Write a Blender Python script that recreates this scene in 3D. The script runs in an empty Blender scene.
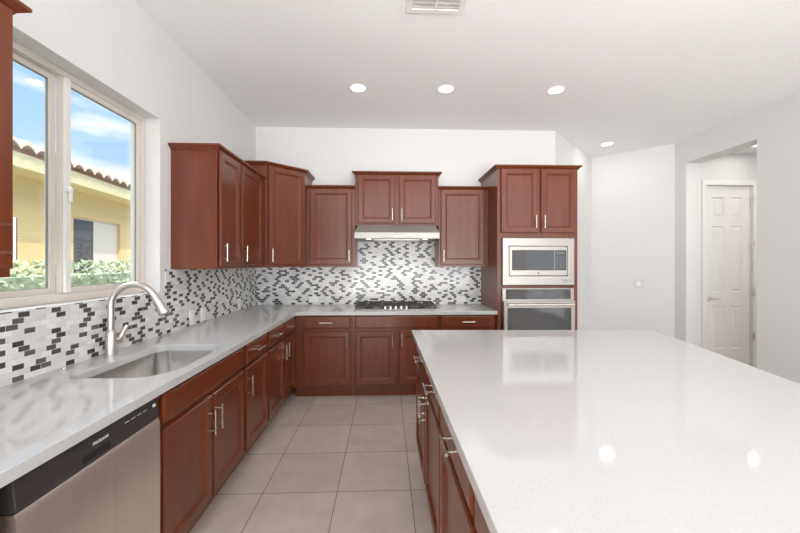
import bpy, bmesh, math, random
from mathutils import Vector, Matrix
random.seed(7)
SC = bpy.context.scene
COL = SC.collection
PI = math.pi
# ------------------------------------------------------------------ camera
F = 356.0
YAW = math.atan(13.5/F)
HC = 1.42
cam = bpy.data.cameras.new('camera'); cam.sensor_width = 36; cam.lens = F*36/800
cam.shift_y = -3.8/800; cam.clip_start = .02
co = bpy.data.objects.new('camera', cam); COL.objects.link(co)
co.location = (0, 0, HC); co.rotation_euler = (PI/2, 0, -YAW)
SC.camera = co
# ------------------------------------------------------------------ view, world, sun, daylight and fill
SC.view_settings.view_transform = 'Standard'; SC.view_settings.look = 'None'
SC.view_settings.gamma = 1; SC.view_settings.use_curve_mapping = False
SC.view_settings.exposure = 0.0
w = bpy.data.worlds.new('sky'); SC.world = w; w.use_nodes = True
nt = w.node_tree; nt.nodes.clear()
def N(nt, t, **k):
    n = nt.nodes.new(t)
    for a, v in k.items(): setattr(n, a, v)
    return n
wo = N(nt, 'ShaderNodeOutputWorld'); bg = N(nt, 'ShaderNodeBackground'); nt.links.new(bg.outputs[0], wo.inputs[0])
tc = N(nt, 'ShaderNodeTexCoord'); mp = N(nt, 'ShaderNodeMapping'); mp.inputs['Scale'].default_value = (2.2, 2.2, 7.5)
nz = N(nt, 'ShaderNodeTexNoise'); nz.inputs['Scale'].default_value = 1.6; nz.inputs['Detail'].default_value = 6
rp = N(nt, 'ShaderNodeValToRGB'); rp.color_ramp.elements[0].position = .53; rp.color_ramp.elements[1].position = .68
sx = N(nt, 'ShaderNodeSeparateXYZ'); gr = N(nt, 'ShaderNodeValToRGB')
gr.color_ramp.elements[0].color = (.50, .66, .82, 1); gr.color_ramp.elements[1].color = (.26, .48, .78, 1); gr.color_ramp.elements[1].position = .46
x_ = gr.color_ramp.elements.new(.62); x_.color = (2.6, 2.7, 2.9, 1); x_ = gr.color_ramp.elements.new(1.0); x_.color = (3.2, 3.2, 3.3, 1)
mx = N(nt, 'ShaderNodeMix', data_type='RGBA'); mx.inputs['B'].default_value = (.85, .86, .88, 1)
nt.links.new(tc.outputs['Generated'], mp.inputs[0]); nt.links.new(mp.outputs[0], nz.inputs['Vector'])
nt.links.new(nz.outputs['Fac'], rp.inputs[0]); nt.links.new(tc.outputs['Generated'], sx.inputs[0])
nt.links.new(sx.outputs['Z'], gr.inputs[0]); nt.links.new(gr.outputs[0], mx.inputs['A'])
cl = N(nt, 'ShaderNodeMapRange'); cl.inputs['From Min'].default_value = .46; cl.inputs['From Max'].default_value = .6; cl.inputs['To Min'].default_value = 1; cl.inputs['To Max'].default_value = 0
mm = N(nt, 'ShaderNodeMath', operation='MULTIPLY'); nt.links.new(sx.outputs['Z'], cl.inputs['Value']); nt.links.new(cl.outputs[0], mm.inputs[1]); nt.links.new(rp.outputs[0], mm.inputs[0])  # sky above the window view is brightened to light the counters; clouds fade there
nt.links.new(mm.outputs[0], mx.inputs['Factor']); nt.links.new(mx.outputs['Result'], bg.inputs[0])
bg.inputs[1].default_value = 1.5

def light(name, kind, loc, energy, color=(1, 1, 1), rot=(0, 0, 0), parent=None, **k):
    l = bpy.data.lights.new(name, kind); l.energy = energy; l.color = color
    for a, v in k.items(): setattr(l, a, v)
    o = bpy.data.objects.new(name, l); COL.objects.link(o); o.location = loc; o.rotation_euler = rot
    if parent: o.parent = parent
    return o
so = light('sun', 'SUN', (6, -6, 9), 3.8, (1, .95, .86), angle=.01)
so.rotation_euler = Vector((-.40, .45, -.80)).to_track_quat('-Z', 'Y').to_euler()
# daylight through the wide glazed opening behind the camera; side and left lamps are added fill
light('daylight_rear', 'AREA', (1.1, -4.05, 1.40), 60, (1, .99, .97), (PI/2, 0, 0), shape='RECTANGLE', size=4.8, size_y=2.6)
light('fill_side', 'AREA', (4.10, -1.75, 1.35), 28, (1, .99, .97), (PI/2, 0, PI/2), shape='RECTANGLE', size=2.4, size_y=2.4)
light('fill_left', 'AREA', (-1.70, -2.0, 1.5), 85, (1, .99, .98), (PI/2, 0, -PI/2), shape='RECTANGLE', size=2.0, size_y=2.0)
# added lamps tilted upward, filling the room off the ceiling
light('ceiling_fill_rear', 'AREA', (1.1, -4.05, .9), 200, (1, .985, .97), (PI/2+.80, 0, 0), shape='RECTANGLE', size=4.8, size_y=1.6, spread=2.0)
light('ceiling_fill_side', 'AREA', (4.10, -1.75, .9), 50, (1, .985, .97), (PI/2+.80, 0, PI/2), shape='RECTANGLE', size=2.4, size_y=1.5, spread=2.0)

# ------------------------------------------------------------------ helpers
def tag(o, label=None, cat=None, group=None, kind=None):
    if label: o['label'] = label
    if cat: o['category'] = cat
    if group: o['group'] = group
    if kind: o['kind'] = kind
    return o
def thing(name, loc=(0, 0, 0), rz=0, label=None, cat=None, group=None, kind=None, parent=None):
    o = bpy.data.objects.new(name, None); COL.objects.link(o); o.empty_display_size = .1
    o.location = loc; o.rotation_euler = (0, 0, rz)
    if parent: o.parent = parent
    return tag(o, label, cat, group, kind)
def obj(name, bm, mat, parent=None, bevel=0, smooth=False, seg=2):
    bmesh.ops.recalc_face_normals(bm, faces=bm.faces)
    me = bpy.data.meshes.new(name); bm.to_mesh(me); bm.free()
    me.materials.append(mat)
    if smooth:
        me.polygons.foreach_set('use_smooth', [True]*len(me.polygons))
        try: me.set_sharp_from_angle(angle=math.radians(38))
        except Exception: pass
    o = bpy.data.objects.new(name, me); COL.objects.link(o)
    if parent: o.parent = parent
    if bevel:
        m = o.modifiers.new('bevel', 'BEVEL'); m.width = bevel; m.segments = seg; m.limit_method = 'ANGLE'
    return o
def struct(name, bm, mat, **k):
    o = obj(name, bm, mat, **k)
    if not k.get('parent'): o['kind'] = 'structure'
    return o
def box(bm, x0, x1, y0, y1, z0, z1):
    v = [bm.verts.new(p) for p in ((x0,y0,z0),(x1,y0,z0),(x1,y1,z0),(x0,y1,z0),(x0,y0,z1),(x1,y0,z1),(x1,y1,z1),(x0,y1,z1))]
    for f in ((0,3,2,1),(4,5,6,7),(0,1,5,4),(1,2,6,5),(2,3,7,6),(3,0,4,7)): bm.faces.new([v[i] for i in f])
    return bm
def B(*a):
    return box(bmesh.new(), *a)
def rings(bm, loops, cap0=True, cap1=True, closed=True):
    """skin between point loops of equal length"""
    vs = [[bm.verts.new(p) for p in l] for l in loops]
    n = len(vs[0])
    for a, b in zip(vs, vs[1:]):
        for i in range(n if closed else n-1):
            j = (i+1) % n
            bm.faces.new((a[i], a[j], b[j], b[i]))
    if cap0: bm.faces.new(vs[0][::-1])
    if cap1: bm.faces.new(vs[-1])
    return bm
def prism(bm, pts, axis, a, b):
    """extrude a 2-D outline along axis x, y or z from a to b"""
    def P(p, t):
        return {'x': (t, p[0], p[1]), 'y': (p[0], t, p[1]), 'z': (p[0], p[1], t)}[axis]
    return rings(bm, [[P(p, a) for p in pts], [P(p, b) for p in pts]])
def tube(bm, path, r, n=12, caps=True):
    path = [Vector(p) for p in path]
    rr = r if isinstance(r, (list, tuple)) else [r]*len(path)
    loops = []; up = None
    for i, p in enumerate(path):
        t = (path[min(i+1, len(path)-1)] - path[max(i-1, 0)]).normalized()
        if up is None:
            up = Vector((0, 0, 1)) if abs(t.z) < .9 else Vector((1, 0, 0))
        s = t.cross(up).normalized(); up = s.cross(t).normalized()
        loops.append([p + rr[i]*(math.cos(2*PI*k/n)*s + math.sin(2*PI*k/n)*up) for k in range(n)])
    return rings(bm, loops, caps, caps)
def lathe(bm, prof, c=(0, 0, 0), n=28, axis='z'):
    loops = []
    for r, h in prof:
        l = []
        for k in range(n):
            a = 2*PI*k/n; x, y = r*math.cos(a), r*math.sin(a)
            p = {'z': (x, y, h), 'y': (x, h, y), 'x': (h, x, y)}[axis]
            l.append((c[0]+p[0], c[1]+p[1], c[2]+p[2]))
        loops.append(l)
    return rings(bm, loops)
def panel(bm, x0, x1, z0, z1, prof, y=0.0):
    """a front built of nested rectangles: prof = (inset, depth out of the face)"""
    loops = []
    for i, d in prof:
        loops.append([(x0+i, y-d, z0+i), (x1-i, y-d, z0+i), (x1-i, y-d, z1-i), (x0+i, y-d, z1-i)])
    return rings(bm, loops)
def sweep(bm, path, prof):
    """mitred moulding: path of (x, y), outward is to the right of travel; prof = (out, z)"""
    n = len(path); loops = []
    P = [Vector(p) for p in path]
    for i in range(n):
        d1 = (P[i]-P[i-1]).normalized() if i > 0 else None
        d2 = (P[i+1]-P[i]).normalized() if i < n-1 else None
        d1 = d1 or d2; d2 = d2 or d1
        n1 = Vector((d1.y, -d1.x)); n2 = Vector((d2.y, -d2.x))
        m = (n1+n2).normalized(); m = m / max(.2, m.dot(n1))
        loops.append([(P[i].x+m.x*o, P[i].y+m.y*o, z) for o, z in prof])
    return rings(bm, loops)
def text_bm(s, size, M):
    cu = bpy.data.curves.new('txt', 'FONT'); cu.body = s; cu.size = size; cu.extrude = .0004; cu.align_x = 'CENTER'; cu.align_y = 'CENTER'
    o = bpy.data.objects.new('txt', cu); COL.objects.link(o)
    dg = bpy.context.evaluated_depsgraph_get(); dg.update()
    me = bpy.data.meshes.new_from_object(o.evaluated_get(dg))
    bm = bmesh.new(); bm.from_mesh(me); bmesh.ops.transform(bm, matrix=M, verts=bm.verts)
    bpy.data.objects.remove(o); bpy.data.curves.remove(cu); bpy.data.meshes.remove(me)
    return bm

# ------------------------------------------------------------------ materials
def mat(name, col, rough=.5, metal=0, **k):
    m = bpy.data.materials.new(name); m.use_nodes = True
    b = m.node_tree.nodes['Principled BSDF']
    b.inputs['Base Color'].default_value = (*col, 1); b.inputs['Roughness'].default_value = rough; b.inputs['Metallic'].default_value = metal
    for a, v in k.items(): b.inputs[a.replace('_', ' ')].default_value = v
    return m
def bsdf(m): return m.node_tree.nodes['Principled BSDF']
def noise_color(m, c0, c1, scale, detail=4, lo=.3, hi=.7, bump=0, bdist=.002, src='Object', rough=None):
    nt = m.node_tree; b = bsdf(m)
    tc = N(nt, 'ShaderNodeTexCoord'); mp = N(nt, 'ShaderNodeMapping'); mp.inputs['Scale'].default_value = scale
    nz = N(nt, 'ShaderNodeTexNoise'); nz.inputs['Scale'].default_value = 1; nz.inputs['Detail'].default_value = detail
    r = N(nt, 'ShaderNodeValToRGB'); e = r.color_ramp.elements
    e[0].position = lo; e[1].position = hi; e[0].color = (*c0, 1); e[1].color = (*c1, 1)
    L = nt.links.new
    L(tc.outputs[src], mp.inputs[0]); L(mp.outputs[0], nz.inputs['Vector']); L(nz.outputs['Fac'], r.inputs[0]); L(r.outputs[0], b.inputs['Base Color'])
    if bump:
        bu = N(nt, 'ShaderNodeBump'); bu.inputs['Strength'].default_value = bump; bu.inputs['Distance'].default_value = bdist
        L(nz.outputs['Fac'], bu.inputs['Height']); L(bu.outputs[0], b.inputs['Normal'])
    return m
M = {}
M['wall'] = noise_color(mat('wall_paint', (.8, .79, .77), .6), (.735, .733, .727), (.755, .753, .747), (60, 60, 60), 3, bump=.05)
M['ceiling'] = noise_color(mat('ceiling_paint', (.82, .81, .8), .7), (.905, .905, .905), (.92, .92, .92), (50, 50, 50), 3, bump=.05)
M['trim'] = mat('white_trim_paint', (.84, .83, .80), .35)
M['wood'] = noise_color(mat('cherry_stained_maple', (.2, .05, .025), .30, Coat_Weight=.25, Coat_Roughness=.15, Specular_IOR_Level=.4), (.122, .0265, .0078), (.170, .041, .0125), (22, 22, 2.2), 5, .25, .75)
M['wood_dark'] = noise_color(mat('dark_toe_kick', (.08, .02, .012), .5), (.08, .02, .011), (.11, .03, .016), (3, 3, 30), 4)
M['quartz'] = noise_color(mat('white_quartz', (.8, .79, .78), .06, Specular_IOR_Level=.55), (.515, .515, .512), (.555, .555, .552), (240, 240, 240), 2, .35, .5)
M['steel'] = noise_color(mat('brushed_stainless', (.5, .47, .44), .36, 1), (.37, .345, .32), (.43, .405, .38), (3, 3, 220), 3)
M['hood'] = noise_color(mat('satin_hood_steel', (.5, .47, .44), .48, 1), (.34, .325, .31), (.39, .375, .36), (3, 3, 220), 3)
M['steel_v'] = noise_color(mat('stainless_vertical_brush', (.6, .57, .54), .44, 1), (.84, .80, .75), (.89, .85, .80), (30, 30, 1.2), 3)
M['nickel'] = mat('brushed_nickel', (.72, .69, .65), .24, 1)
M['satin'] = mat('satin_nickel', (.66, .62, .59), .38, 1)
M['chrome'] = mat('polished_chrome', (.8, .8, .8), .1, 1)
M['sinksteel'] = noise_color(mat('sink_satin_steel', (.5, .49, .48), .3, 1), (.40, .385, .37), (.48, .465, .45), (4, 120, 4), 3)
M['black'] = mat('black_plastic', (.042, .037, .036), .34)
M['blackglass'] = mat('black_glass', (.03, .03, .031), .05, Specular_IOR_Level=.8)
M['iron'] = noise_color(mat('cast_iron', (.03, .03, .03), .55), (.028, .028, .028), (.05, .05, .05), (90, 90, 90))
M['vinyl'] = mat('almond_vinyl', (.68, .63, .575), .4)
M['vinylw'] = mat('white_vinyl', (.82, .80, .77), .35)
M['plate'] = mat('white_plastic', (.88, .875, .86), .35)
M['greyplate'] = mat('ivory_plastic', (.69, .68, .65), .4)
M['print'] = mat('white_print', (.75, .75, .75), .5)
M['shadow'] = mat('recess_shade', (.01, .01, .01), .7)
M['gasket'] = mat('grey_gasket', (.22, .22, .21), .6)
M['display'] = mat('display_print', (.13, .13, .14), .4)
def emit(name, col, s):
    m = mat(name, col, .5); b = bsdf(m); b.inputs['Emission Color'].default_value = (*col, 1); b.inputs['Emission Strength'].default_value = s
    return m
M['lens'] = emit('lit_lens', (1, .97, .92), 4.5)
# window glass: clear sheet with a Fresnel reflection
def glass_mat():
    m = bpy.data.materials.new('window_glass'); m.use_nodes = True; nt = m.node_tree; nt.nodes.clear()
    o = N(nt, 'ShaderNodeOutputMaterial'); mix = N(nt, 'ShaderNodeMixShader'); t = N(nt, 'ShaderNodeBsdfTransparent'); g = N(nt, 'ShaderNodeBsdfGlossy')
    g.inputs['Roughness'].default_value = .0; fr = N(nt, 'ShaderNodeFresnel'); ge = N(nt, 'ShaderNodeNewGeometry'); mr = N(nt, 'ShaderNodeMapRange'); mr.inputs['To Min'].default_value = 1.5; mr.inputs['To Max'].default_value = 1/1.5
    t.inputs[0].default_value = (.97, .985, .975, 1)
    L = nt.links.new; L(ge.outputs['Backfacing'], mr.inputs['Value']); L(mr.outputs[0], fr.inputs[0]); L(fr.outputs[0], mix.inputs[0]); L(t.outputs[0], mix.inputs[1]); L(g.outputs[0], mix.inputs[2]); L(mix.outputs[0], o.inputs[0])
    return m
M['glass'] = glass_mat()
def mosaic(name, ax):
    m = mat(name, (.7, .7, .7), .13); nt = m.node_tree; b = bsdf(m); L = nt.links.new
    def mth(op, x, y=None, z=None):
        n = N(nt, 'ShaderNodeMath', operation=op)
        for i, q in enumerate((x, y, z)):
            if q is None: continue
            if isinstance(q, (int, float)): n.inputs[i].default_value = q
            else: L(q, n.inputs[i])
        return n.outputs[0]
    tc = N(nt, 'ShaderNodeTexCoord'); s = N(nt, 'ShaderNodeSeparateXYZ'); L(tc.outputs['Object'], s.inputs[0])
    v = mth('DIVIDE', mth('SUBTRACT', s.outputs['Z'], .914), .0246); row = mth('FLOOR', v)
    u = mth('ADD', mth('DIVIDE', mth('ADD', s.outputs[ax], 20.0), .0500), mth('MULTIPLY', mth('FLOORED_MODULO', row, 2.0), .5)); col = mth('FLOOR', u)
    def wn(x, y, k):
        c = N(nt, 'ShaderNodeCombineXYZ'); L(x, c.inputs[0]); L(y, c.inputs[1]); c.inputs[2].default_value = k
        n = N(nt, 'ShaderNodeTexWhiteNoise', noise_dimensions='3D'); L(c.outputs[0], n.inputs['Vector']); return n.outputs['Value']
    # one dark tile in nearly every run of three
    zero = mth('MULTIPLY', row, 0.0); sh = mth('ADD', col, mth('FLOOR', mth('MULTIPLY', wn(row, zero, 2.1), 3.0))); tri = mth('FLOOR', mth('DIVIDE', sh, 3.0)); pos = mth('FLOORED_MODULO', sh, 3.0)
    pick = mth('FLOOR', mth('MULTIPLY', wn(tri, row, .37), 3.2))
    dark = mth('COMPARE', pos, pick, .1)
    tone = wn(col, row, 5.3)
    def ramp(stops):
        r = N(nt, 'ShaderNodeValToRGB'); r.color_ramp.interpolation = 'CONSTANT'; e = r.color_ramp.elements
        for i, (p, c) in enumerate(stops):
            x = e[i] if i < 2 else e.new(p)
            x.position = p; x.color = (*c, 1)
        L(tone, r.inputs[0]); return r.outputs[0]
    lightc = ramp([(0, (.74, .735, .72)), (.3, (.80, .795, .78)), (.55, (.71, .715, .70)), (.75, (.84, .835, .82)), (.9, (.66, .665, .65))])
    darkc = ramp([(0, (.062, .059, .057)), (.5, (.085, .082, .079)), (.8, (.12, .118, .114))])
    mx = N(nt, 'ShaderNodeMix', data_type='RGBA'); L(dark, mx.inputs['Factor']); L(lightc, mx.inputs['A']); L(darkc, mx.inputs['B'])
    fu = mth('MULTIPLY', mth('SUBTRACT', .5, mth('ABSOLUTE', mth('SUBTRACT', mth('FRACT', u), .5))), .0500)
    fv = mth('MULTIPLY', mth('SUBTRACT', .5, mth('ABSOLUTE', mth('SUBTRACT', mth('FRACT', v), .5))), .0246)
    g = mth('LESS_THAN', mth('MINIMUM', fu, fv), .0011)
    mg = N(nt, 'ShaderNodeMix', data_type='RGBA'); L(g, mg.inputs['Factor']); L(mx.outputs['Result'], mg.inputs['A']); mg.inputs['B'].default_value = (.66, .65, .63, 1)
    L(mg.outputs['Result'], b.inputs['Base Color'])
    L(mth('ADD', .11, mth('MULTIPLY', g, .5)), b.inputs['Roughness'])
    bu = N(nt, 'ShaderNodeBump'); bu.inputs['Strength'].default_value = .3; bu.inputs['Distance'].default_value = .001; bu.invert = True
    L(g, bu.inputs['Height']); L(bu.outputs[0], b.inputs['Normal'])
    return m
M['mosaic_l'] = mosaic('mosaic_tile_side', 'Y'); M['mosaic_b'] = mosaic('mosaic_tile_back', 'X')
def floor_tile():
    m = mat('porcelain_floor_tile', (.4, .34, .3), .38); nt = m.node_tree; b = bsdf(m); L = nt.links.new
    tc = N(nt, 'ShaderNodeTexCoord'); mp = N(nt, 'ShaderNodeMapping'); mp.inputs['Location'].default_value = (.762+.457*40, -2.22+.457*40, 0)
    br = N(nt, 'ShaderNodeTexBrick'); br.offset = 0; br.squash = 1
    for k, v in (('Color1', (.53, .465, .415, 1)), ('Color2', (.58, .51, .46, 1)), ('Mortar', (.17, .14, .12, 1)), ('Scale', 1), ('Mortar Size', .0028), ('Mortar Smooth', .1), ('Bias', 0), ('Brick Width', .457), ('Row Height', .457)):
        br.inputs[k].default_value = v
    nz = N(nt, 'ShaderNodeTexNoise'); nz.inputs['Scale'].default_value = 4.5; nz.inputs['Detail'].default_value = 7; nz.inputs['Roughness'].default_value = .62
    r = N(nt, 'ShaderNodeValToRGB'); r.color_ramp.elements[0].position = .3; r.color_ramp.elements[1].position = .7
    r.color_ramp.elements[0].color = (.86, .85, .84, 1); r.color_ramp.elements[1].color = (1.06, 1.06, 1.06, 1)
    mu = N(nt, 'ShaderNodeMix', data_type='RGBA', blend_type='MULTIPLY'); mu.inputs['Factor'].default_value = 1
    L(tc.outputs['Object'], mp.inputs[0]); L(mp.outputs[0], br.inputs['Vector']); L(tc.outputs['Object'], nz.inputs['Vector']); L(nz.outputs['Fac'], r.inputs[0])
    L(br.outputs['Color'], mu.inputs['A']); L(r.outputs[0], mu.inputs['B']); L(mu.outputs['Result'], b.inputs['Base Color'])
    return m
M['floor'] = floor_tile()
M['stucco'] = noise_color(mat('ochre_stucco', (.55, .44, .2), .9), (.66, .51, .26), (.72, .57, .31), (60, 60, 60), 5, bump=.3)
M['fascia'] = mat('pale_green_fascia_paint', (.66, .60, .36), .6)
M['clay'] = noise_color(mat('clay_roof_tile', (.4, .25, .2), .8), (.60, .45, .38), (.78, .64, .56), (3, 6, 3), 3)
M['leaf'] = noise_color(mat('hedge_leaf', (.2, .3, .15), .6), (.24, .31, .20), (.42, .48, .34), (9, 9, 9), 4)
M['gravel'] = noise_color(mat('desert_gravel', (.5, .42, .33), .9), (.38, .31, .24), (.55, .46, .37), (40, 40, 40), 6, bump=.5)

# ------------------------------------------------------------------ room shell
XL, YB, XR, CE = -1.575, 4.355, 3.97, 3.06
WY0, WY1, WZ0, WZ1 = 1.32, 2.54, 1.215, 2.42
YR = -4.0
struct('floor', B(-1.78, 6.3, YR-.2, 6.2, -.12, 0), M['floor'])
struct('ceiling', B(-1.78, 6.3, YR-.2, 6.2, CE, CE+.14), M['ceiling'])
bm = bmesh.new()                                     # left wall with the window hole
box(bm, XL-.2, XL, YR-.2, -3.05, 0, CE); box(bm, XL-.2, XL, -3.05, -.95, 0, .45); box(bm, XL-.2, XL, -3.05, -.95, 2.55, CE); box(bm, XL-.2, XL, -.95, WY0, 0, CE); box(bm, XL-.2, XL, WY1, YB+.15, 0, CE)  # hole behind the camera is added for the left fill lamp
box(bm, XL-.2, XL, WY0, WY1, 0, WZ0); box(bm, XL-.2, XL, WY0, WY1, WZ1, CE)
struct('wall_left', bm, M['wall'])
A, Bc, Cc = (2.10, YB), (3.215, 5.47), (XR, 4.76)
struct('wall_back', prism(bmesh.new(), [(XL, YB), A, (A[0]-.06, YB+.15), (XL, YB+.15)], 'z', 0, CE), M['wall'])
struct('wall_back_diagonal', prism(bmesh.new(), [A, Bc, (Bc[0], Bc[1]+.2), (A[0]-.06, YB+.15)], 'z', 0, CE), M['wall'])
struct('wall_right_diagonal', prism(bmesh.new(), [Bc, Cc, (Cc[0]+.1, Cc[1]+.1), (Bc[0], Bc[1]+.2)], 'z', 0, CE), M['wall'])
OY0, OY1, OZ, TW = 3.672, 4.574, 2.748, .21           # passage opening in the right wall
bm = bmesh.new()
box(bm, XR, XR+TW, YR-.2, -3.0, 0, CE); box(bm, XR, XR+TW, -3.0, -.5, 2.65, CE); box(bm, XR, XR+TW, -.5, OY0, 0, CE); box(bm, XR, XR+TW, OY0, OY1, OZ, CE)  # gap behind the camera is added for the side fill lamps
prism(bm, [(XR, OY1), (XR+TW, OY1), (XR+TW, 4.9), Cc], 'z', 0, CE)
struct('wall_right', bm, M['wall'])
HB, DX0, DX1, DZ = 4.64, 4.305, 4.955, 2.465         # passage behind the opening
bm = bmesh.new()
box(bm, XR+TW, DX0-.01, HB, HB+.15, 0, 2.9); box(bm, DX1+.01, 6.2, HB, HB+.15, 0, 2.9); box(bm, DX0-.01, DX1+.01, HB, HB+.15, DZ+.01, 2.9)
struct('wall_passage_back', bm, M['wall'])
struct('wall_passage_right', B(6.1, 6.25, 2.6, HB, 0, 2.9), M['wall'])
struct('wall_passage_front', B(XR+TW, 6.1, 2.55, 2.7, 0, 2.9), M['wall'])
struct('ceiling_passage', B(XR+TW, 6.2, 2.6, HB+.15, 2.9, 3.02), M['ceiling'])
bm = bmesh.new()                                     # rear wall: wide glazed opening to the patio, never in view
box(bm, XL, -1.3, YR-.15, YR, 0, CE); box(bm, 3.6, XR, YR-.15, YR, 0, CE); box(bm, -1.3, 3.6, YR-.15, YR, 2.75, CE)
struct('wall_rear', bm, M['wall'])

# window over the sink
win = thing('window_1', (XL, 0, 0), 0, 'two-pane almond vinyl sliding window over the sink', 'window', kind='structure')
bm = bmesh.new(); fx0, fx1 = -.165, -.095
for a in ((WY0, WY1, WZ0, WZ0+.045), (WY0, WY1, WZ1-.035, WZ1), (WY0, WY0+.035, WZ0+.045, WZ1-.035), (WY1-.035, WY1, WZ0+.045, WZ1-.035)):
    box(bm, fx0, fx1, a[0], a[1], a[2], a[3])
obj('window_frame', bm, M['vinyl'], win, bevel=.004)
def sash(y0, y1, x0, x1, sw, nm):
    bm = bmesh.new(); z0, z1 = WZ0+.045, WZ1-.035
    box(bm, x0, x1, y0, y0+sw, z0, z1); box(bm, x0, x1, y1-sw, y1, z0, z1)
    box(bm, x0, x1, y0+sw, y1-sw, z0, z0+.03); box(bm, x0, x1, y0+sw, y1-sw, z1-.03, z1)
    s = obj(nm, bm, M['vinyl'], win, bevel=.003)
    xm = (x0+x1)/2
    obj('pane', B(xm-.003, xm+.003, y0+sw-.004, y1-sw+.004, z0+.026, z1-.026), M['glass'], s)
    bm = bmesh.new(); g = .003                        # dark glazing gasket
    for a in ((y0+sw, y0+sw+g, z0+.03, z1-.03), (y1-sw-g, y1-sw, z0+.03, z1-.03), (y0+sw, y1-sw, z0+.03, z0+.03+g), (y0+sw, y1-sw, z1-.03-g, z1-.03)):
        box(bm, xm-.0045, xm+.0045, *a)
    obj('gasket', bm, M['gasket'], s)
    return s
sash(WY0+.035, 1.905, -.158, -.132, .034, 'fixed_sash')
ss = sash(1.90, WY1-.035, -.128, -.100, .042, 'sliding_sash')
obj('meeting_stile', B(-.1, -.084, 1.905, 1.94, WZ0+.047, WZ1-.037), M['vinylw'], win, bevel=.004)
bm = bmesh.new(); lathe(bm, [(.016, 0), (.018, .004), (.015, .02), (.006, .024)], (-.084, 1.918, 1.80), axis='x', n=16); box(bm, -.074, -.062, 1.912, 1.924, 1.735, 1.80)
obj('sash_lock', bm, M['vinylw'], win, bevel=.002)

# ------------------------------------------------------------------ door in the passage
dr = thing('door_1', (0, HB, 0), 0, 'white six-panel passage door with lever handle seen through the opening', 'door', kind='structure')
slab = bmesh.new()
W0, W1 = DX0+.002, DX1-.002
def door_slab(bm, x0, x1, z0, z1, y0, y1, cells):
    xs = sorted({x0, x1, *[c[0] for c in cells], *[c[1] for c in cells]}); zs = sorted({z0, z1, *[c[2] for c in cells], *[c[3] for c in cells]})
    V = {}
    def v(x, z):
        k = (round(x, 5), round(z, 5))
        if k not in V: V[k] = bm.verts.new((x, y0, z))
        return V[k]
    for xa, xb in zip(xs, xs[1:]):
        for za, zb in zip(zs, zs[1:]):
            hit = any(abs(c[0]-xa) < 1e-6 and abs(c[1]-xb) < 1e-6 and c[2]-1e-6 <= za and zb <= c[3]+1e-6 for c in cells)
            if not hit: bm.faces.new((v(xa, za), v(xb, za), v(xb, zb), v(xa, zb)))
    for xa, xb, za, zb in cells:
        rings(bm, [[(xa+i, y0-d, za+i), (xb-i, y0-d, za+i), (xb-i, y0-d, zb-i), (xa+i, y0-d, zb-i)] for i, d in ((0, 0), (.010, -.012), (.024, -.012), (.048, -.001))], False, True)
    box(bm, x0, x1, y0+.015, y1, z0, z1)
    for a, b in (((x0, z0), (x1, z0)), ((x1, z0), (x1, z1)), ((x1, z1), (x0, z1)), ((x0, z1), (x0, z0))):
        f = [bm.verts.new(p) for p in ((a[0], y0, a[1]), (b[0], y0, b[1]), (b[0], y1, b[1]), (a[0], y1, a[1]))]; bm.faces.new(f)
wd = W1-W0; cL = (W0+.165*wd, W0+.435*wd); cR = (W0+.565*wd, W0+.835*wd)
cells = [(*c, a, b) for c in (cL, cR) for a, b in ((.25, .83), (1.02, 1.92), (2.03, 2.31))]
door_slab(slab, W0, W1, .012, DZ, .03, .07, cells)
obj('door_panel', slab, M['trim'], dr)
bm = bmesh.new()
cw = .058
for a in ((DX0-cw-.008, DX0-.008, 0, DZ+.008), (DX1+.008, DX1+cw+.008, 0, DZ+.008), (DX0-cw-.008, DX1+cw+.008, DZ+.008, DZ+.008+cw)):
    box(bm, a[0], a[1], -.018, 0, a[2], a[3])
for a in ((DX0-.01, DX0, 0, DZ+.01), (DX1, DX1+.01, 0, DZ+.01), (DX0-.01, DX1+.01, DZ, DZ+.01)):
    box(bm, a[0], a[1], -.018, .12, a[2], a[3])
obj('door_casing', bm, M['trim'], dr, bevel=.004)
hx, hz = W0+.065, .93
bm = bmesh.new(); lathe(bm, [(.03, .03), (.031, .022), (.026, .016), (.011, .014), (.011, -.03), (.013, -.034)], (hx, 0, hz), axis='y', n=20)
tube(bm, [(hx, -.03, hz), (hx+.04, -.032, hz+.004), (hx+.085, -.028, hz-.002), (hx+.12, -.024, hz+.004)], [.010, .0085, .0075, .006], 10)
obj('lever_handle', bm, M['nickel'], dr, smooth=True)
obj('latch_plate', B(DX0-.004, DX0+.001, -.02, .028, hz-.03, hz+.03), M['nickel'], dr)
for z in (2.27, 1.66, 1.02, .42):
    bm = bmesh.new(); box(bm, DX1-.020, DX1+.008, -.022, -.018, z-.05, z+.05); tube(bm, [(DX1-.004, -.024, z-.055), (DX1-.004, -.024, z+.055)], .008, 10)
    obj('hinge', bm, M['nickel'], dr)

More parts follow.
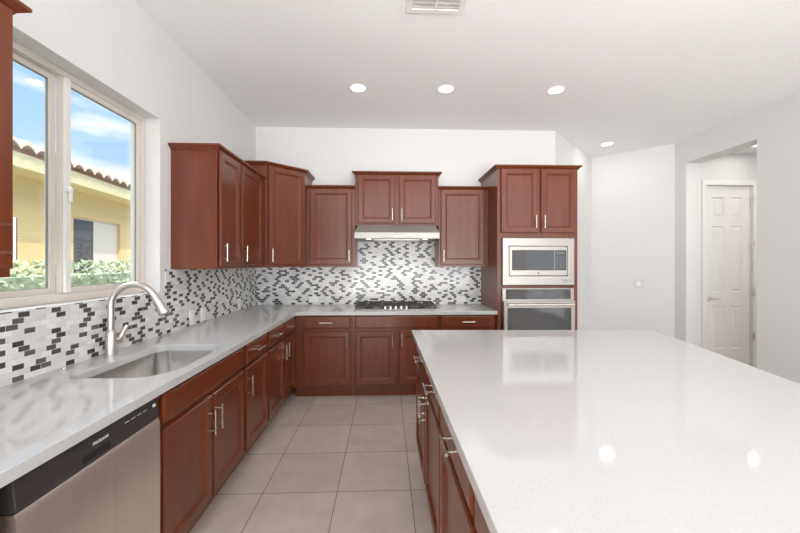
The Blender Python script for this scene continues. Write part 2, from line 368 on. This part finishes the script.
# ------------------------------------------------------------------ cabinet kit (front face on local y = 0, x to the right, z up)
FT = .024
DOOR = [(0, .006), (0, FT-.006), (.006, FT), (.050, FT), (.054, FT-.004), (.060, FT-.004), (.070, FT-.0125)]
SLAB = [(0, .006), (0, FT-.007), (.003, FT-.003), (.011, FT)]
CROWN = lambda z: [(0, z), (.006, z), (.010, z+.008), (.030, z+.024), (.036, z+.028), (.036, z+.040), (-.02, z+.040)]
def handle(parent, x, z, vert=True, L=.135, y=-FT):
    bm = bmesh.new(); o = L/2; s = L/2-.022
    if vert:
        tube(bm, [(x, y-.030, z-o), (x, y-.030, z+o)], .006, 10)
        for k in (-s, s): tube(bm, [(x, y+.001, z+k), (x, y-.030, z+k)], .0042, 8)
    else:
        tube(bm, [(x-o, y-.030, z), (x+o, y-.030, z)], .006, 10)
        for k in (-s, s): tube(bm, [(x+k, y+.001, z), (x+k, y-.030, z)], .0042, 8)
    return obj('handle', bm, M['nickel'], parent, smooth=True)
def door(root, x0, x1, z0, z1, side=None, hz=None):
    d = obj('door', panel(bmesh.new(), x0, x1, z0, z1, DOOR), M['wood'], root)
    if side: handle(d, x0+.030 if side == 'l' else x1-.030, hz)
    return d
def drawer(root, x0, x1, z0, z1, pull=True, name='drawer'):
    d = obj(name, panel(bmesh.new(), x0, x1, z0, z1, SLAB), M['wood'], root)
    if pull: handle(d, (x0+x1)/2, (z0+z1)/2, False)
    return d
def carcass(root, W, D, z0, z1, open_top=False):
    bm = bmesh.new(); t = .018
    box(bm, 0, t, .02, D, z0, z1); box(bm, W-t, W, .02, D, z0, z1); box(bm, t, W-t, D-.012, D, z0, z1); box(bm, t, W-t, .02, D-.012, z0, z0+t)
    if not open_top: box(bm, t, W-t, .02, D-.012, z1-t, z1)
    return obj('carcass', bm, M['wood'], root)
def face(root, W, z0, z1):
    return obj('face_frame', B(0, W, 0, .02, z0, z1), M['wood'], root, bevel=.0015)
def crown(root, path, z):
    return obj('crown_moulding', sweep(bmesh.new(), path, CROWN(z)), M['wood'], root)
def upper(loc, rz, W, D, z0, z1, doors, label, ends=(True, True), name='wall_cabinet'):
    r = thing(name, (*loc, z0), rz, label, 'kitchen cabinet', 'cherry wall cabinets'); h = z1-z0
    carcass(r, W, D, 0, h); face(r, W, 0, h)
    for x0, x1, s in doors: door(r, x0, x1, .028, h-.055+.02, s, .125)
    p = [(0, 0), (W, 0)]
    if ends[0]: p = [(0, D)]+p
    if ends[1]: p = p+[(W, D)]
    crown(r, p, h-.040)
    return r
TOE = .115; CB = .876
def base(loc, rz, W, fronts, label, D=.60, toe=True, name='base_cabinet', group='cherry base cabinets', endtoe=(0, 0)):
    r = thing(name, (*loc, 0), rz, label, 'kitchen cabinet', group)
    carcass(r, W, D, TOE, CB, True); face(r, W, TOE, CB)
    obj('toe_kick', B(0, W, .075, .09, 0, TOE), M['wood'], r)
    for f in fronts:
        k = f[0]
        if k == 'door': door(r, f[1], f[2], .148, .706, f[3], f[4] if len(f) > 4 else .59)
        elif k == 'drawer': drawer(r, f[1], f[2], .735, .862)
        elif k == 'false': drawer(r, f[1], f[2], .735, .862, False, 'false_front')
    return r

# ---- left run: local x runs to +Y, fronts face +X
RL = PI/2; XF = -.965
base((XF, -.30), RL, 1.222, [('drawer', .02, .59), ('drawer', .62, 1.185), ('door', .02, .59, 'r'), ('door', .62, 1.185, 'l')], 'cherry base cabinet at the near end of the sink counter, before the dishwasher')
base((XF, 1.527), RL, .89, [('false', .022, .868), ('door', .022, .437, 'r', .57), ('door', .455, .868, 'l', .57)], 'cherry base cabinet under the sink with one wide blank front', D=.60, name='sink_base_cabinet')
base((XF, 2.419), RL, .462, [('drawer', .018, .444), ('door', .018, .444, 'l', .58)], 'narrow cherry base cabinet with one drawer over one door, right of the sink cabinet')
base((XF, 2.883), RL, .855, [('drawer', .02, .44), ('drawer', .475, .83), ('door', .02, .44, 'r', .60), ('door', .475, .83, 'l', .60)], 'cherry base cabinet with two drawers and two doors in the inner corner')
# ---- back run
YF = 3.745
r = base((-.963, YF), 0, .60, [('drawer', .10, .585), ('door', .10, .585, 'r', .615)], 'cherry base cabinet with one drawer left of the cooktop cabinet')
base((-.361, YF), 0, .916, [('false', .035, .895), ('door', .035, .452, 'r', .615), ('door', .492, .895, 'l', .615)], 'cherry base cabinet directly under the gas cooktop', name='cooktop_base_cabinet')
base((.557, YF), 0, .604, [('drawer', .018, .585), ('door', .018, .585, 'l', .615)], 'cherry base cabinet with one drawer between cooktop and oven tower')

# ---- wall cabinets
upper((-1.245, -.20), RL, 1.427, .33, 1.372, 2.285, [(.02, .69, 'r'), (.73, 1.417, 'r')], 'cherry wall cabinet at the left edge, on the near side of the window', (False, True))
upper((-1.245, 2.662), RL, .995, .33, 1.372, 2.285, [(.022, .375, 'l'), (.405, .91, 'l')], 'two-door cherry wall cabinet between the window and the corner', (True, False))
# diagonal corner cabinet
r = thing('corner_wall_cabinet', (0, 0, 1.372), 0, 'tall diagonal cherry wall cabinet filling the corner', 'kitchen cabinet', 'cherry wall cabinets')
cx = [(XL, 3.66), (-1.225, 3.66), (-.900, 3.985), (-.900, YB), (XL, YB)]; hh = 2.445-1.372
obj('carcass', prism(bmesh.new(), cx, 'z', 0, hh), M['wood'], r)
dd = math.hypot(.325, .325)
dm = Matrix.Translation((-1.225, 3.66, 0)) @ Matrix.Rotation(PI/4, 4, 'Z')
bm = panel(bmesh.new(), .022, dd-.022, .028, hh-.035, DOOR); bmesh.ops.transform(bm, matrix=dm, verts=bm.verts)
d = obj('door', bm, M['wood'], r)
h_ = handle(d, .05, .125); h_.data.transform(dm)
crown(r, [(XL, 3.66), (-1.225, 3.66), (-.900, 3.985), (-.900, YB)], hh-.04)
YU = 4.025
upper((-.898, YU), 0, .546, .33, 1.372, 2.285, [(.045, .512, 'r')], 'single-door cherry wall cabinet left of the range hood', (False, False))
upper((-.350, YU), 0, .940, .33, 1.835, 2.445, [(.030, .446, 'r'), (.491, .910, 'l')], 'short two-door cherry wall cabinet above the range hood')
upper((.592, YU), 0, .571, .33, 1.372, 2.285, [(.022, .522, 'l')], 'single-door cherry wall cabinet between range hood and oven tower', (False, False))

# ---- oven tower
TX0, TX1, TYF = 1.165, 2.025, 3.705
r = thing('oven_cabinet', (TX0, TYF, 0), 0, 'tall cherry oven tower with two doors over microwave and oven', 'kitchen cabinet')
Wt = TX1-TX0; Dt = YB-TYF; zt = 2.445
bm = bmesh.new()
box(bm, 0, .02, .02, Dt, .0, zt); box(bm, Wt-.02, Wt, .02, Dt, 0, zt); box(bm, .02, Wt-.02, Dt-.012, Dt, .1, zt)
for z in (.1, .40, 1.157, 1.69, zt-.02): box(bm, .02, Wt-.02, .02, Dt-.012, z, z+.018)
obj('carcass', bm, M['wood'], r)
bm = bmesh.new()
box(bm, 0, .045, 0, .02, .1, zt); box(bm, Wt-.045, Wt, 0, .02, .1, zt)
for z0, z1 in ((.1, .42), (1.155, 1.178), (1.684, zt)): box(bm, .045, Wt-.045, 0, .02, z0, z1)
obj('face_frame', bm, M['wood'], r)
obj('toe_kick', B(.02, Wt-.02, .075, .09, 0, .1), M['wood'], r)
door(r, .035, .428, 1.735, zt-.035, 'r', 1.85); door(r, .458, Wt-.03, 1.735, zt-.035, 'l', 1.85)
drawer(r, .035, Wt-.035, .14, .39)
crown(r, [(0, Dt), (0, 0), (Wt, 0), (Wt, Dt)], zt-.04)

# ---- countertops
def slab_poly(outer, hole, z0, z1):
    bm = bmesh.new(); es = []
    for loop in ([outer] + ([hole] if hole else [])):
        vs = [bm.verts.new((*p, z1)) for p in loop]
        es += [bm.edges.new((vs[i], vs[(i+1) % len(vs)])) for i in range(len(vs))]
    bmesh.ops.triangle_fill(bm, use_beauty=True, use_dissolve=False, edges=es)
    g = bmesh.ops.extrude_face_region(bm, geom=bm.faces[:])
    bmesh.ops.translate(bm, verts=[v for v in g['geom'] if isinstance(v, bmesh.types.BMVert)], vec=(0, 0, z0-z1))
    return bm
def rrect(x0, x1, y0, y1, rs, n=7):
    """rounded rectangle, counter-clockwise from x0,y0; rs = radii at (x0y0),(x1y0),(x1y1),(x0y1)"""
    out = []
    for (cx, cy, a0), r in zip(((x0, y0, PI), (x1, y0, 1.5*PI), (x1, y1, 0), (x0, y1, .5*PI)), rs):
        px = cx + (r if cx == x0 else -r); py = cy + (r if cy == y0 else -r)
        out += [(px+r*math.cos(a0+.5*PI*k/n), py+r*math.sin(a0+.5*PI*k/n)) for k in range(n+1)]
    return out
CT = .914
XC, YC = -.927, 3.692
hole = rrect(-1.398, -.985, 1.608, 2.248, (.035, .15, .11, .075))
o = obj('countertop', slab_poly([(XL+.001, -.33), (XC, -.33), (XC, YC), (TX0-.002, YC), (TX0-.002, YB-.001), (XL+.001, YB-.001)], hole, CB, CT), M['quartz'], bevel=.003)
tag(o, 'white quartz L-shaped countertop along the window and cooktop walls', 'countertop')

# ---- sink
r = thing('kitchen_sink', (-1.19, 1.93, CB), 0, 'undermount stainless steel single-bowl sink below the window', 'sink')
c0 = (-1.19, 1.93)
def off(k, z):
    out = []
    for x, y in hole:
        dx, dy = x-c0[0], y-c0[1]
        out.append((dx + k*(1 if dx > 0 else -1)*min(1, abs(dx)/.1), dy + k*(1 if dy > 0 else -1)*min(1, abs(dy)/.1), z-CB))
    return out
bm = rings(bmesh.new(), [off(.010, .876), off(.003, .8755), off(.001, .873), off(-.006, .72), off(-.014, .698), off(-.03, .688), off(-.07, .684)], False, True)
bm2 = bm
o = obj('basin', bm, M['sinksteel'], r, smooth=True)
so_ = o.modifiers.new('solid', 'SOLIDIFY'); so_.thickness = .0015; so_.offset = -1
obj('drain', lathe(bmesh.new(), [(.045, .686), (.043, .689), (.030, .688), (.012, .686), (.010, .692), (.002, .692)], (0.0, .05, -CB), n=24), M['chrome'], r, smooth=True)

# ---- faucet
fx, fy = -1.502, 2.0
r = thing('faucet', (fx, fy, CT), 0, 'brushed nickel gooseneck pull-down faucet behind the sink', 'faucet')
obj('base', lathe(bmesh.new(), [(.030, .0), (.030, .006), (.026, .010), (.025, .125), (.021, .135), (.0165, .14)], n=24), M['satin'], r, smooth=True)
path = [(0, .0, .13), (0, 0, .22)]
R = .118; zc = .268; dirx, diry = .965, .10
for k in range(19):
    a = PI - k*(PI*.86)/18
    h = R + R*math.cos(a); path.append((h*dirx, h*diry, zc + R*math.sin(a)))
obj('gooseneck', tube(bmesh.new(), path, .0165, 16), M['satin'], r, smooth=True)
e = Vector(path[-1]); t = (Vector(path[-1])-Vector(path[-2])).normalized()
obj('spray_head', tube(bmesh.new(), [e-t*.004, e+t*.012, e+t*.05, e+t*.108, e+t*.114], [.0175, .0195, .0215, .0275, .023], 16), M['satin'], r, smooth=True)
lv = obj('lever_hub', tube(bmesh.new(), [(.004, .016, .072), (.008, .040, .074), (.012, .058, .076)], [.021, .022, .017], 14), M['satin'], r, smooth=True)
obj('lever_handle', tube(bmesh.new(), [(.010, .046, .080), (.018, .066, .120), (.026, .084, .150)], [.015, .013, .011], 12), M['satin'], r, smooth=True)
o = obj('air_switch', lathe(bmesh.new(), [(.021, 0), (.021, .004), (.018, .006), (.013, .006), (.012, .010), (.002, .011)], (-1.525, 1.742, CT), n=22), M['nickel'], smooth=True)
tag(o, 'small round nickel air switch button on the counter left of the faucet', 'switch')

# ---- dishwasher
r = thing('dishwasher', (XF-.009, .934, 0), RL, 'stainless dishwasher with black control strip left of the sink cabinet', 'dishwasher')
Wd = .590
obj('tub', B(.006, Wd-.006, .012, .57, .11, .868), M['black'], r)
bm = bmesh.new()                                      # gently bowed stainless door
prof = [(-.020, .12), (-.030, .125), (-.034, .3), (-.035, .55), (-.033, .76), (-.027, .776), (.010, .776), (.010, .12)]
prism(bm, [(y, z) for y, z in prof], 'x', .008, Wd-.008)
obj('door', bm, M['steel_v'], r, smooth=True)
ctrl = obj('control_panel', prism(bmesh.new(), [(-.026, .779), (-.032, .784), (-.022, .868), (.010, .868), (.010, .779)], 'x', .008, Wd-.008), M['black'], r, bevel=.002)
tl = math.atan2(.010, .084)
def on_panel(u, z): return Matrix.Translation((u, -.032+(z-.784)/.084*.010-.0006, z)) @ Matrix.Rotation(PI/2-tl, 4, 'X')
obj('brand_lettering', text_bm('FRIGIDAIRE', .013, on_panel(.285, .832)), M['print'], ctrl)
bm = bmesh.new()
for k in range(4):
    q = B(-.011, .011, -.0012, .0012, -.0003, .0003); bmesh.ops.transform(q, matrix=on_panel(.405+.032*k, .838), verts=q.verts)
    me = bpy.data.meshes.new('t'); q.to_mesh(me); q.free(); bm.from_mesh(me); bpy.data.meshes.remove(me)
obj('button_marks', bm, M['print'], ctrl)
bm = B(-.009, .009, -.006, .006, -.0003, .0006); bmesh.ops.transform(bm, matrix=on_panel(.555, .838), verts=bm.verts)
obj('start_button', bm, M['print'], ctrl)
bm = B(-.055, .055, -.011, .009, -.003, .0007); bmesh.ops.transform(bm, matrix=on_panel(.265, .803), verts=bm.verts)
obj('pocket_handle', bm, M['shadow'], ctrl)  # flat dark plate painted in for the shade of the grip recess
obj('toe_panel', B(.01, Wd-.01, .05, .06, .0, .11), M['black'], r)

# ---- backsplashes
o = obj('mosaic_backsplash', prism(bmesh.new(), [(-.30, CT), (YB-.010, CT), (YB-.010, 1.372), (2.592, 1.372), (2.592, WZ0), (1.238, WZ0), (1.238, 1.372), (-.30, 1.372)], 'x', XL+.001, XL+.009), M['mosaic_l'])
tag(o, 'black, grey and white mosaic tile backsplash below the window', 'backsplash', kind=None)
o = obj('mosaic_backsplash', prism(bmesh.new(), [(XL+.010, CT), (TX0-.001, CT), (TX0-.001, 1.372), (.592, 1.372), (.592, 1.835), (-.352, 1.835), (-.352, 1.372), (XL+.010, 1.372)], 'y', YB-.009, YB-.001), M['mosaic_b'])
tag(o, 'black, grey and white mosaic tile backsplash behind the cooktop', 'backsplash')

# ---- outlets and switches
def plate(loc, rz, label, w=.072, h=.115, dev='outlet', face_mat='plate', horiz=False, group=None):
    r = thing('outlet' if dev == 'outlet' else 'light_switch', loc, rz, label, 'outlet' if dev == 'outlet' else 'light switch', group)
    a, b = (h, w) if horiz else (w, h)
    obj('cover_plate', panel(bmesh.new(), -a/2, a/2, -b/2, b/2, [(0, 0), (0, .002), (.004, .005)], 0), M[face_mat], r)
    c, d = a*.44, b*.58
    if horiz: c, d = a*.58, b*.44
    obj('receptacle' if dev == 'outlet' else 'rocker', B(-c/2, c/2, -.0075, -.004, -d/2, d/2), M['plate'], r, bevel=.001)
    return r
gp = 'white outlet covers on the backsplash'
plate((XL+.009, 2.925, .980), RL, 'white outlet cover on the sink-side backsplash, nearest right of the faucet', group=gp)
plate((XL+.009, 3.105, .980), RL, 'white outlet cover on the sink-side backsplash, second right of the faucet', group=gp)
plate((XL+.009, 3.85, .985), RL, 'white outlet cover on the sink-side backsplash, closest to the corner', group=gp)
plate((-.884, YB-.009, .975), 0, 'white outlet cover on the back wall left of the cooktop', horiz=True, group=gp)
plate((.915, YB-.009, .978), 0, 'white outlet cover on the back wall right of the cooktop', horiz=True, group=gp)
dgn = (Vector(Cc)-Vector(Bc)).normalized()
pt = Vector(Bc)+dgn*.62
plate((pt.x-.001, pt.y-.001, 1.115), math.atan2(dgn.y, dgn.x), 'double light switch plate on the white diagonal wall right of the oven tower', w=.118, h=.118, dev='switch', face_mat='greyplate')

# ---- gas cooktop
cxm, cy0, cy1 = .100, 3.775, 4.275
r = thing('gas_cooktop', (cxm, cy0, CT), 0, 'black gas cooktop with cast iron grates and five steel knobs', 'cooktop')
Dk = cy1-cy0; hw = .452
obj('tray', panel(bmesh.new(), -hw, hw, 0, Dk, [(0, 0), (0, .006), (.008, .010), (.020, .008)], 0).copy() if False else prism(bmesh.new(), [(-hw, 0), (hw, 0), (hw, Dk), (-hw, Dk)], 'z', 0, .010), M['steel'], r, bevel=.004)
def grate(x0, x1):
    bm = bmesh.new(); y0, y1 = .035 if abs(x0+x1) > .1 else .115, Dk-.03; z0, z1 = .034, .048; t = .012
    box(bm, x0, x1, y0, y0+t, z0, z1); box(bm, x0, x1, y1-t, y1, z0, z1); box(bm, x0, x0+t, y0+t, y1-t, z0, z1); box(bm, x1-t, x1, y0+t, y1-t, z0, z1)
    ym = (y0+y1)/2; xm = (x0+x1)/2
    box(bm, x0+t, x1-t, ym-t/2, ym+t/2, z0, z1)
    for yy in ((y0+ym)/2, (y1+ym)/2):
        box(bm, x0+t, xm-.03, yy-t/2, yy+t/2, z0, z1+.006); box(bm, xm+.03, x1-t, yy-t/2, yy+t/2, z0, z1+.006)
    for yy in (y0, ym, y1):
        pass
    box(bm, xm-t/2, xm+t/2, y0+t, y0+.08, z0, z1+.006); box(bm, xm-t/2, xm+t/2, y1-.08, y1-t, z0, z1+.006)
    for xx in (x0+.001, x1-t-.001):
        for yy in (y0+.001, y1-t-.001): box(bm, xx, xx+t, yy, yy+t, .010, z0)
    return obj('grate', bm, M['iron'], r, bevel=.002)
grate(-.435, -.150); grate(-.142, .142); grate(.150, .435)
for bx, by, br in ((-.29, .15, .045), (-.29, .37, .036), (0, .30, .055), (.29, .15, .036), (.29, .37, .045)):
    b = obj('burner', lathe(bmesh.new(), [(br, .009), (br, .018), (br*.8, .022), (br*.8, .026), (br*.74, .030), (.004, .031)], (bx, by, 0), n=22), M['iron'], r, smooth=True)
for k in range(5):
    obj('knob', lathe(bmesh.new(), [(.021, .009), (.020, .014), (.017, .016), (.0155, .038), (.013, .041), (.002, .041)], (-.116+.058*k, .055, 0), n=18), M['nickel'], r, smooth=True)

# ---- range hood
r = thing('range_hood', (.115, 0, 0), 0, 'stainless under-cabinet range hood with two lit lamps', 'range hood')
hw = .452
hood_bm = prism(bmesh.new(), [(YB-.010, 1.833), (3.930, 1.833), (3.850, 1.752), (3.842, 1.748), (3.842, 1.682), (3.850, 1.678), (YB-.010, 1.678)], 'x', -hw-.008, hw+.008)
for v in hood_bm.verts:
    if v.co.z > 1.80: v.co.x *= .925
obj('hood_shell', hood_bm, M['hood'], r, bevel=.002)
obj('filter', B(-.25, .25, 3.93, 4.28, 1.672, 1.679), M['steel_v'], r)
for s in (-1, 1):
    l = obj('lamp_lens', lathe(bmesh.new(), [(.028, 1.679), (.028, 1.677), (.018, 1.675), (.002, 1.674)], (s*.31, 3.90, 0), n=18), M['lens'], r, smooth=True)
    light('hood_lamp', 'SPOT', (s*.31, 3.92, 1.66), 3.2, (1, .93, .84), (-.25, 0, 0), r, spot_size=2.4, spot_blend=.8, shadow_soft_size=.03)
for k in (-1, 0, 1):
    obj('push_button', B(k*.025-.008, k*.025+.008, 3.8395, 3.843, 1.704, 1.716), M['nickel'], r, bevel=.001)

# ---- built-in microwave
r = thing('microwave', ((TX0+TX1)/2, TYF, 1.18), 0, 'built-in stainless microwave with dark window above the oven', 'microwave')
def frame_bm(x0, x1, z0, z1, ix0, ix1, iz0, iz1, y0, y1):
    bm = bmesh.new()
    o = [(x0, z0), (x1, z0), (x1, z1), (x0, z1)]; i = [(ix0, iz0), (ix1, iz0), (ix1, iz1), (ix0, iz1)]
    L = [[(x, y1, z) for x, z in o], [(x, y0+.004, z) for x, z in o], [(x + (.004 if x == x0 else -.004), y0, z + (.004 if z == z0 else -.004)) for x, z in o], [(x, y0, z) for x, z in i], [(x, y1, z) for x, z in i]]
    rings(bm, L, False, False)
    v = [vv for vv in bm.verts]
    bm.verts.ensure_lookup_table()
    n = 4
    for k in range(4):
        j = (k+1) % 4
        bm.faces.new((bm.verts[16+k], bm.verts[16+j], bm.verts[j], bm.verts[k]))
    return bm
obj('trim_kit', frame_bm(-.383, .383, .004, .500, -.318, .312, .097, .418, -.028, .0), M['steel'], r)
obj('housing', B(-.30, .30, .0, .40, .05, .45), M['black'], r)
fr = obj('front', B(-.312, .306, -.034, -.002, .103, .412), M['steel'], r, bevel=.004)
obj('window', B(-.285, .165, -.0365, -.033, .160, .372), M['blackglass'], fr, bevel=.001)
kp = obj('keypad', B(.170, .293, -.0365, -.033, .160, .372), M['blackglass'], fr, bevel=.001)
bm = bmesh.new()
for i in range(3):
    for j in range(5): box(bm, .192+.032*i, .206+.032*i, -.0372, -.0364, .185+.026*j, .192+.026*j)
box(bm, .190, .272, -.0372, -.0364, .335, .352)
obj('keypad_marks', bm, M['display'], kp)
obj('badge', lathe(bmesh.new(), [(.011, 0), (.011, -.0015), (.008, -.002), (.001, -.002)], (-.005, -.034, .131), axis='y', n=20), M['display'], fr)
bm = lathe(bmesh.new(), [(1, 0), (1, -.0012), (.9, -.0018), (.05, -.0018)], axis='y', n=24)
bmesh.ops.transform(bm, matrix=Matrix.Translation((.285, -.028, .05)) @ Matrix.Diagonal((.038, 1, .018, 1)), verts=bm.verts)
obj('oval_plate', bm, M['hood'], r)

# ---- wall oven
r = thing('wall_oven', ((TX0+TX1)/2, TYF, .42), 0, 'stainless wall oven with black control panel below the microwave', 'oven')
obj('housing', B(-.36, .36, .0, .55, .0, .715), M['black'], r)
obj('front_frame', B(-.381, .381, -.020, -.001, .0, .732), M['steel'], r, bevel=.002)
cp = obj('control_panel', B(-.345, .345, -.027, -.019, .618, .722), M['blackglass'], r, bevel=.002)
obj('clock_display', B(-.06, .03, -.0278, -.0268, .668, .698), M['display'], cp)
for s in (-1, 0, 1):
    bm = bmesh.new()
    for j in range(2 if s else 1):
        for i in range(3): box(bm, s*.13+.022*i-.03, s*.13+.022*i-.018, -.0278, -.0268, .645+.024*j, .652+.024*j)
    obj('touch_buttons', bm, M['display'], cp)

dv = obj('oven_door', frame_bm(-.378, .378, .03, .602, -.338, .338, .09, .530, -.052, -.021), M['steel'], r)
obj('glass', B(-.340, .340, -.047, -.022, .088, .532), M['blackglass'], dv)
bm = bmesh.new(); tube(bm, [(-.345, -.095, .565), (.345, -.095, .565)], .012, 12)
for s in (-1, 1): tube(bm, [(s*.32, -.051, .565), (s*.32, -.095, .565)], .009, 10)
obj('door_handle', bm, M['nickel'], dv, smooth=True)

# ------------------------------------------------------------------ island
IE = Vector((.020, -2.012)).normalized(); INr = Vector((-IE.y, IE.x))
IO = Vector((.188, 2.671))
def isl(s, o): p = IO + IE*s + INr*o; return (p.x, p.y)
poly = [(.188, 2.671), isl(3.15, 0), (1.265, -.47), (2.016, 2.610)]
o = obj('island_countertop', slab_poly(poly, None, CB, CT), M['quartz'], bevel=.004)
tag(o, 'large white polished quartz island countertop tapering towards the viewer', 'countertop')
RI = math.atan2(IE.y, IE.x)
ends = ['at its far end', 'second from its far end', 'third from its far end', 'fourth from its far end', 'at its near end']
ss_ = [.035, .655, 1.190, 1.735, 2.27, 2.80]
for k in range(5):
    s0, s1 = ss_[k]+.0005, ss_[k+1]-.0005; W = s1-s0; q = .095 if k == 0 else .015
    base(isl(s0, .045), RI, W, [('drawer', q, W-.015), ('door', q, W-.015, 'r' if k % 2 == 0 else 'l', .59)], 'cherry island cabinet with one drawer over one door, %s' % ends[k], D=.58, name='island_cabinet', group='cherry island cabinets')
bp = [isl(.035, .63), isl(2.8, .63), isl(2.8, .70), isl(.035, 1.35)]
o = obj('island_back_panel', prism(bmesh.new(), bp, 'z', 0, CB-.001), M['wood'])
tag(o, 'cherry panelled back of the island under the countertop overhang', 'island panel')

# ------------------------------------------------------------------ ceiling fittings
def can(x, y, z, label, e=1.9, r0=.085):
    r = thing('recessed_light', (x, y, z), 0, label, 'ceiling light', 'recessed ceiling lights')
    obj('trim_ring', rings(bmesh.new(), [[(rr*math.cos(2*PI*k/32), rr*math.sin(2*PI*k/32), zz) for k in range(32)] for rr, zz in ((r0, 0), (r0, -.004), (r0-.012, -.006), (r0-.018, -.003))], True, False), M['trim'], r, smooth=True)
    obj('lens', lathe(bmesh.new(), [(r0-.016, -.001), (r0-.017, -.004), (r0-.03, -.005), (.004, -.0055)], n=32), M['lens'], r, smooth=True)
    light('lamp', 'AREA', (0, 0, -.008), e, (1, .97, .93), (0, 0, 0), r, shape='DISK', size=.13, spread=PI)
    return r
can(-.267, 3.354, CE, 'lit round recessed light above the left base cabinets, left of three in a row')
can(.561, 3.342, CE, 'lit round recessed light in line with the cooktop, middle of three in a row')
can(1.608, 3.322, CE, 'lit round recessed light before the oven tower, right of three in a row')
can(3.044, 4.807, CE, 'lit round recessed light by the diagonal white wall, smallest in view')
can(.9, 1.1, CE, 'added recessed fill light over the middle of the island, out of view')  # this can and the next are added out of view for fill
can(2.1, 1.1, CE, 'added recessed fill light over the right side of the island, out of view')
can(4.64, 4.30, 2.9, 'lit recessed light in the passage ceiling before the white door', 1.5)
can(5.0, 3.3, 2.9, 'added unseen fill light in the passage ceiling, farther from the white door', 17)  # unseen can added to brighten the passage and its door

r = thing('ceiling_vent', (.315, 2.14, CE), 0, 'white louvred air vent in the ceiling at the top edge', 'vent')
obj('frame', frame_bm(-.19, .19, -.19, .19, -.15, .15, -.15, .15, -.008, 0.0), M['trim'], r)
f = r.children[0]; f.data.transform(Matrix.Rotation(-PI/2, 4, 'X')); f.data.transform(Matrix.Scale(-1, 4, (0, 0, 1))) if f.data.vertices[8].co.z > 0 else None
obj('duct_backing', B(-.15, .15, -.15, .15, -.0005, -.0001), M['greyplate'], r)
obj('divider', B(-.008, .008, -.15, .15, -.010, -.0006), M['trim'], r)
for s in (-1, 1):
    for k in range(9):
        y = -.135+.034*k
        q = prism(bmesh.new(), [(y-.014, -.010), (y+.013, -.002), (y+.013, -.0008), (y-.014, -.0088)], 'x', *((-.15, -.008) if s < 0 else (.008, .15)))
        obj('louvre', q, M['trim'], r)

# ------------------------------------------------------------------ outside the window
struct('ground', B(-30, -1.8, -16, 28, -.4, -.15), M['gravel'])
hx = -6.07
house = thing('neighbor_house', (hx, 6, -.15), .13, 'ochre stucco house with clay tile roof outside the window', 'house')
HZ = 3.017
bm = bmesh.new()
wy0, wy1, wz0, wz1 = 1.36, 2.90, .95, 2.50               # glazed opening in the wall (house coordinates)
box(bm, -4, 0, -9, wy0, 0, HZ); box(bm, -4, 0, wy1, 9, 0, HZ); box(bm, -4, 0, wy0, wy1, wz1, HZ); box(bm, -4, 0, wy0, wy1, 0, wz0)
obj('stucco_wall', bm, M['stucco'], house)
wf = obj('window', B(-.12, -.06, wy0, wy1, wz0, wz1), M['vinyl'], house)
obj('pane', B(-.062, -.052, wy0+.04, (wy0+wy1)/2-.1, wz0+.04, wz1-.04), M['blackglass'], wf)
obj('fascia', B(-.30, .47, -9.3, 9.3, HZ, HZ+.22), M['fascia'], house, bevel=.004)
bm = bmesh.new()                                          # S-tile roof: waves across, courses up the slope
nY = 620; rows = []
pitch = math.tan(math.radians(16.8))
xs = []
for c in range(9):
    xs += [(.55-.36*c, .030), (.55-.36*(c+1)+.002, -.002)]
for x, lift in xs:
    rows.append([(x, -9.3+18.6*i/nY, HZ+.285+(.55-x)*pitch+lift+.09*abs(math.sin(PI*(-9.3+18.6*i/nY)/.27))**.8) for i in range(nY+1)])
rows.insert(0, [(.55, p[1], p[2]-.06) for p in rows[0]])
rings(bm, rows, False, False, closed=False)
ro = obj('tile_roof', bm, M['clay'], house)
sm = ro.modifiers.new('solid', 'SOLIDIFY'); sm.thickness = .02
bm = bmesh.new(); rnd = random.Random(3)
box(bm, -3.55, -2.95, -1.5, 12, -.15, 1.30)
for i in range(16000):
    f = rnd.random()
    p = Vector((rnd.uniform(-2.95, -2.88) if f < .75 else rnd.uniform(-3.55, -2.9), rnd.uniform(-1.5, 12), rnd.uniform(0, 1.4) if f < .75 else rnd.uniform(1.3, 1.44)))
    u = Vector((rnd.gauss(0, 1), rnd.gauss(0, 1), rnd.gauss(0, 1))).normalized(); v = u.orthogonal().normalized()
    s = rnd.uniform(.018, .034)
    bm.faces.new([bm.verts.new(p+q) for q in (u*s, v*s*.45, -u*s, -v*s*.45)])
hd = obj('hedge', bm, M['leaf'])
tag(hd, 'clipped pale green hedge outside the window, in front of the ochre house', 'hedge')
